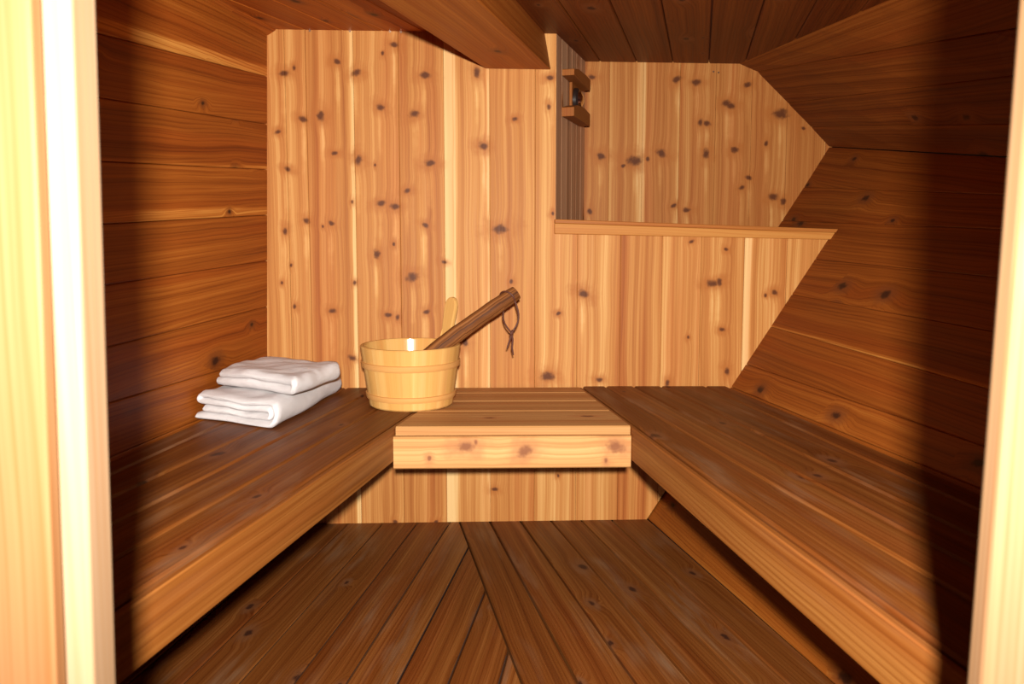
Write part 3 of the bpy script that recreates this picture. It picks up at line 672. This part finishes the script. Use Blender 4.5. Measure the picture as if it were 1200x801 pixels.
# ------------------------------------------------------------------ ladle: bark-covered branch handle, leather loop, round scoop in the bucket
def tube(mb, pts, radii, n=16, bd=(.3, .5, 0, 0), mi=0, cap=True, capmi=None, rough=0.0):
    rng = random.Random(5); rings = []; acc = 0
    for i, p in enumerate(pts):
        d = (pts[min(i + 1, len(pts) - 1)] - pts[max(i - 1, 0)]).normalized()
        a = d.cross(V(0, 1, .3)).normalized(); b = d.cross(a)
        rings.append([p + (a * math.cos(k * 2 * math.pi / n) + b * math.sin(k * 2 * math.pi / n)) * radii[i] * (1 + rough * rng.uniform(-1, 1)) for k in range(n)])
    for i in range(len(pts) - 1):
        l = (pts[i + 1] - pts[i]).length
        for k in range(n):
            c = 2 * math.pi * radii[i] / n
            mb.face([rings[i][k], rings[i][(k + 1) % n], rings[i + 1][(k + 1) % n], rings[i + 1][k]], [(acc, k * c), (acc, k * c + c), (acc + l, k * c + c), (acc + l, k * c)], [(1, 0)] * 4, None, bd, mi, True)
        acc += l
    if cap:
        cm = mi if capmi is None else capmi
        mb.face(list(reversed(rings[0])), mi=cm); mb.face(rings[-1], mi=cm)
Ps, Pe = V(-.315, 2.165, HB + .060), V(.012, 2.265, .737)
Ps = V(-.305, 2.172, .505)
lad = thing('sauna_ladle', 'dark bark-covered ladle with leather loop leaning in the wooden bucket', 'ladle', Ps)
dirv = (Pe - Ps)
mb = MB(); n = 22; pts = []; rr = []
side = dirv.cross(V(0, 0, 1)).normalized(); upv = side.cross(dirv).normalized()
for i in range(n + 1):
    t_ = i / n
    pts.append(dirv * t_ + upv * .006 * math.sin(t_ * 3.0) + side * .002 * math.sin(t_ * 9))
    rr.append((.0255 - .0045 * t_) * (1 + .03 * math.sin(t_ * 17) + .02 * math.sin(t_ * 41)))
rr[0] = .016; rr[-1] = rr[-2] * .93
tube(mb, pts, rr, 18, (.3, .55, 0, 0), 0, True, 1, .02)
mb.build('handle', [M_bark, M_cut], lad)
mb = MB(); n = 24                                                     # scoop
bp = V(.0, .0, -.012)
prf = [(.0, -.028), (.022, -.027), (.034, -.018), (.038, .0), (.036, .012), (.034, .012), (.034, .0), (.030, -.015), (.02, -.023), (0, -.024)]
for i in range(n):
    a0, a1 = i * 2 * math.pi / n, (i + 1) * 2 * math.pi / n
    for j in range(len(prf) - 1):
        (ra, za), (rb_, zb) = prf[j], prf[j + 1]
        mb.face([bp + V(math.cos(a0) * ra, math.sin(a0) * ra, za), bp + V(math.cos(a1) * ra, math.sin(a1) * ra, za), bp + V(math.cos(a1) * rb_, math.sin(a1) * rb_, zb), bp + V(math.cos(a0) * rb_, math.sin(a0) * rb_, zb)], smooth=True, bd=(.3, .6, 0, 0))
mb.build('scoop', M_bark, lad)
# leather loop near the handle's end
mb = MB()
c0 = dirv * .925 + upv * .006 * math.sin(.925 * 3)
R0 = rr[20] + .002
loop = [c0 + (side * math.sin(a) + upv * math.cos(a)) * R0 + dirv.normalized() * (.012 * math.sin(a)) for a in [math.radians(x) for x in range(-125, 126, 10)]]
kn = c0 + V(.012, -.018, -.094)
a_, b_ = loop[0], loop[-1]
left_leg = [lerp(a_, kn, t_) + V(-.014 * math.sin(math.pi * t_), 0, -.004 * math.sin(math.pi * t_)) for t_ in [i / 8 for i in range(1, 9)]]
right_leg = [lerp(b_, kn, t_) + V(.015 * math.sin(math.pi * t_), 0, -.004 * math.sin(math.pi * t_)) for t_ in [i / 8 for i in range(1, 9)]]
tube(mb, list(reversed(left_leg)) + loop + right_leg, [.0025] * (len(loop) + 16), 8)
tube(mb, [kn + V(0, -.002, .008), kn + V(.003, -.002, .003), kn + V(-.002, -.002, -.003), kn + V(0, -.002, -.008)], [.0022, .0048, .0048, .0024], 8)
tube(mb, [kn, kn + V(-.003, 0, -.014), kn + V(-.008, .001, -.030), kn + V(-.013, .001, -.043)], [.0028, .0027, .0027, .0018], 8)
tube(mb, [kn, kn + V(.003, 0, -.020), kn + V(.001, .001, -.042), kn + V(.005, .001, -.062)], [.0028, .0027, .0027, .0018], 8)
mb.build('leather_loop', M_cord, lad)

# ------------------------------------------------------------------ wooden fitting on the alcove's left cheek
def cheek(x, z, o): return ca + cu * x + V(0, 0, z) + cnrm * o
FX = .26
fit = thing('wall_thermometer', 'small wooden wall fitting with round metal dial high on the alcove cheek', 'wall fitting', cheek(FX, 1.30, 0))
base = fit.location.copy()
def blockq(mb, outline, d0, d1, bd):
    f = [cheek(FX + x, 1.30 + z, d1) - base for x, z in outline]; b = [cheek(FX + x, 1.30 + z, d0) - base for x, z in outline]
    mb.face(f, [(x, z) for x, z in outline], None, None, bd); mb.face(list(reversed(b)), None, None, None, bd)
    for i in range(len(outline)):
        j = (i + 1) % len(outline); x0, z0 = outline[i]; x1, z1 = outline[j]
        mb.face([b[i], b[j], f[j], f[i]], [(x0, d0), (x1, d0), (x1, d1), (x0, d1)], None, None, bd)
mb = MB(); blockq(mb, [(-.06, .02), (.11, .02), (.11, .125), (-.06, .125)], .0005, .010, (.2, .55, 0, 0)); bevel(mb.build('back_plate', M_fit, fit), .002)
top = [(-.18, .103), (.115, .114), (.115, .150), (.03, .148), (-.10, .138), (-.18, .122)]
bot = [(-.18, -.022), (.115, -.006), (.115, .034), (.0, .036), (-.12, .022), (-.18, .006)]
mb = MB(); blockq(mb, top, .0005, .040, (.5, .6, 0, 0)); bevel(mb.build('top_block', M_fit, fit), .002)
mb = MB(); blockq(mb, bot, .0005, .040, (.9, .6, 0, 0)); bevel(mb.build('bottom_block', M_fit, fit), .002)
mb = MB(); ctr = (-.01, .060)
for (rA, dA, rB, dB, mi) in ((.040, .008, .040, .020, 0), (.040, .020, .033, .026, 0), (.033, .026, .030, .024, 0), (.030, .024, .024, .033, 1), (.024, .033, .013, .039, 1), (.013, .039, 0, .041, 1)):
    for i in range(28):
        a0, a1 = i * 2 * math.pi / 28, (i + 1) * 2 * math.pi / 28
        pts = [cheek(FX + ctr[0] + math.cos(a) * r, 1.30 + ctr[1] + math.sin(a) * r * .95, d) - base for a, r, d in ((a0, rA, dA), (a1, rA, dA), (a1, rB, dB), (a0, rB, dB))]
        mb.face(pts if rB else pts[:3], mi=mi, smooth=True)
mb.build('dial', [M_black, M_metal], fit)

# ------------------------------------------------------------------ camera, flash, world
sc = bpy.context.scene
cam = bpy.data.cameras.new('camera'); co = bpy.data.objects.new('camera', cam); COL.objects.link(co)
co.location = (0, 0, .82); co.rotation_euler = (math.radians(90) - math.atan((400.5 - 308) / 950), 0, 0)
cam.sensor_width = 36; cam.lens = 950 / 1200 * 36; cam.clip_start = .02
cam.dof.use_dof = True; cam.dof.focus_distance = 2.2; cam.dof.aperture_fstop = 7.5
sc.camera = co
# the camera's flash unit, above and behind the lens
fl = bpy.data.lights.new('flash', 'SPOT'); fo = bpy.data.objects.new('flash', fl); COL.objects.link(fo)
fo.location = (.016, -.158, .92); fo.rotation_euler = (math.radians(90 - 4), 0, 0)
fl.energy = 430; fl.color = (1.0, .94, .86); fl.shadow_soft_size = .025; fl.spot_size = math.radians(102); fl.spot_blend = 1.0
w = bpy.data.worlds.new('world'); sc.world = w; w.use_nodes = True
w.node_tree.nodes['Background'].inputs[0].default_value = (.004, .002, .001, 1); w.node_tree.nodes['Background'].inputs[1].default_value = 1
sc.view_settings.view_transform = 'Standard'; sc.view_settings.look = 'None'; sc.view_settings.gamma = 1; sc.view_settings.use_curve_mapping = False
sc.view_settings.exposure = 0.0
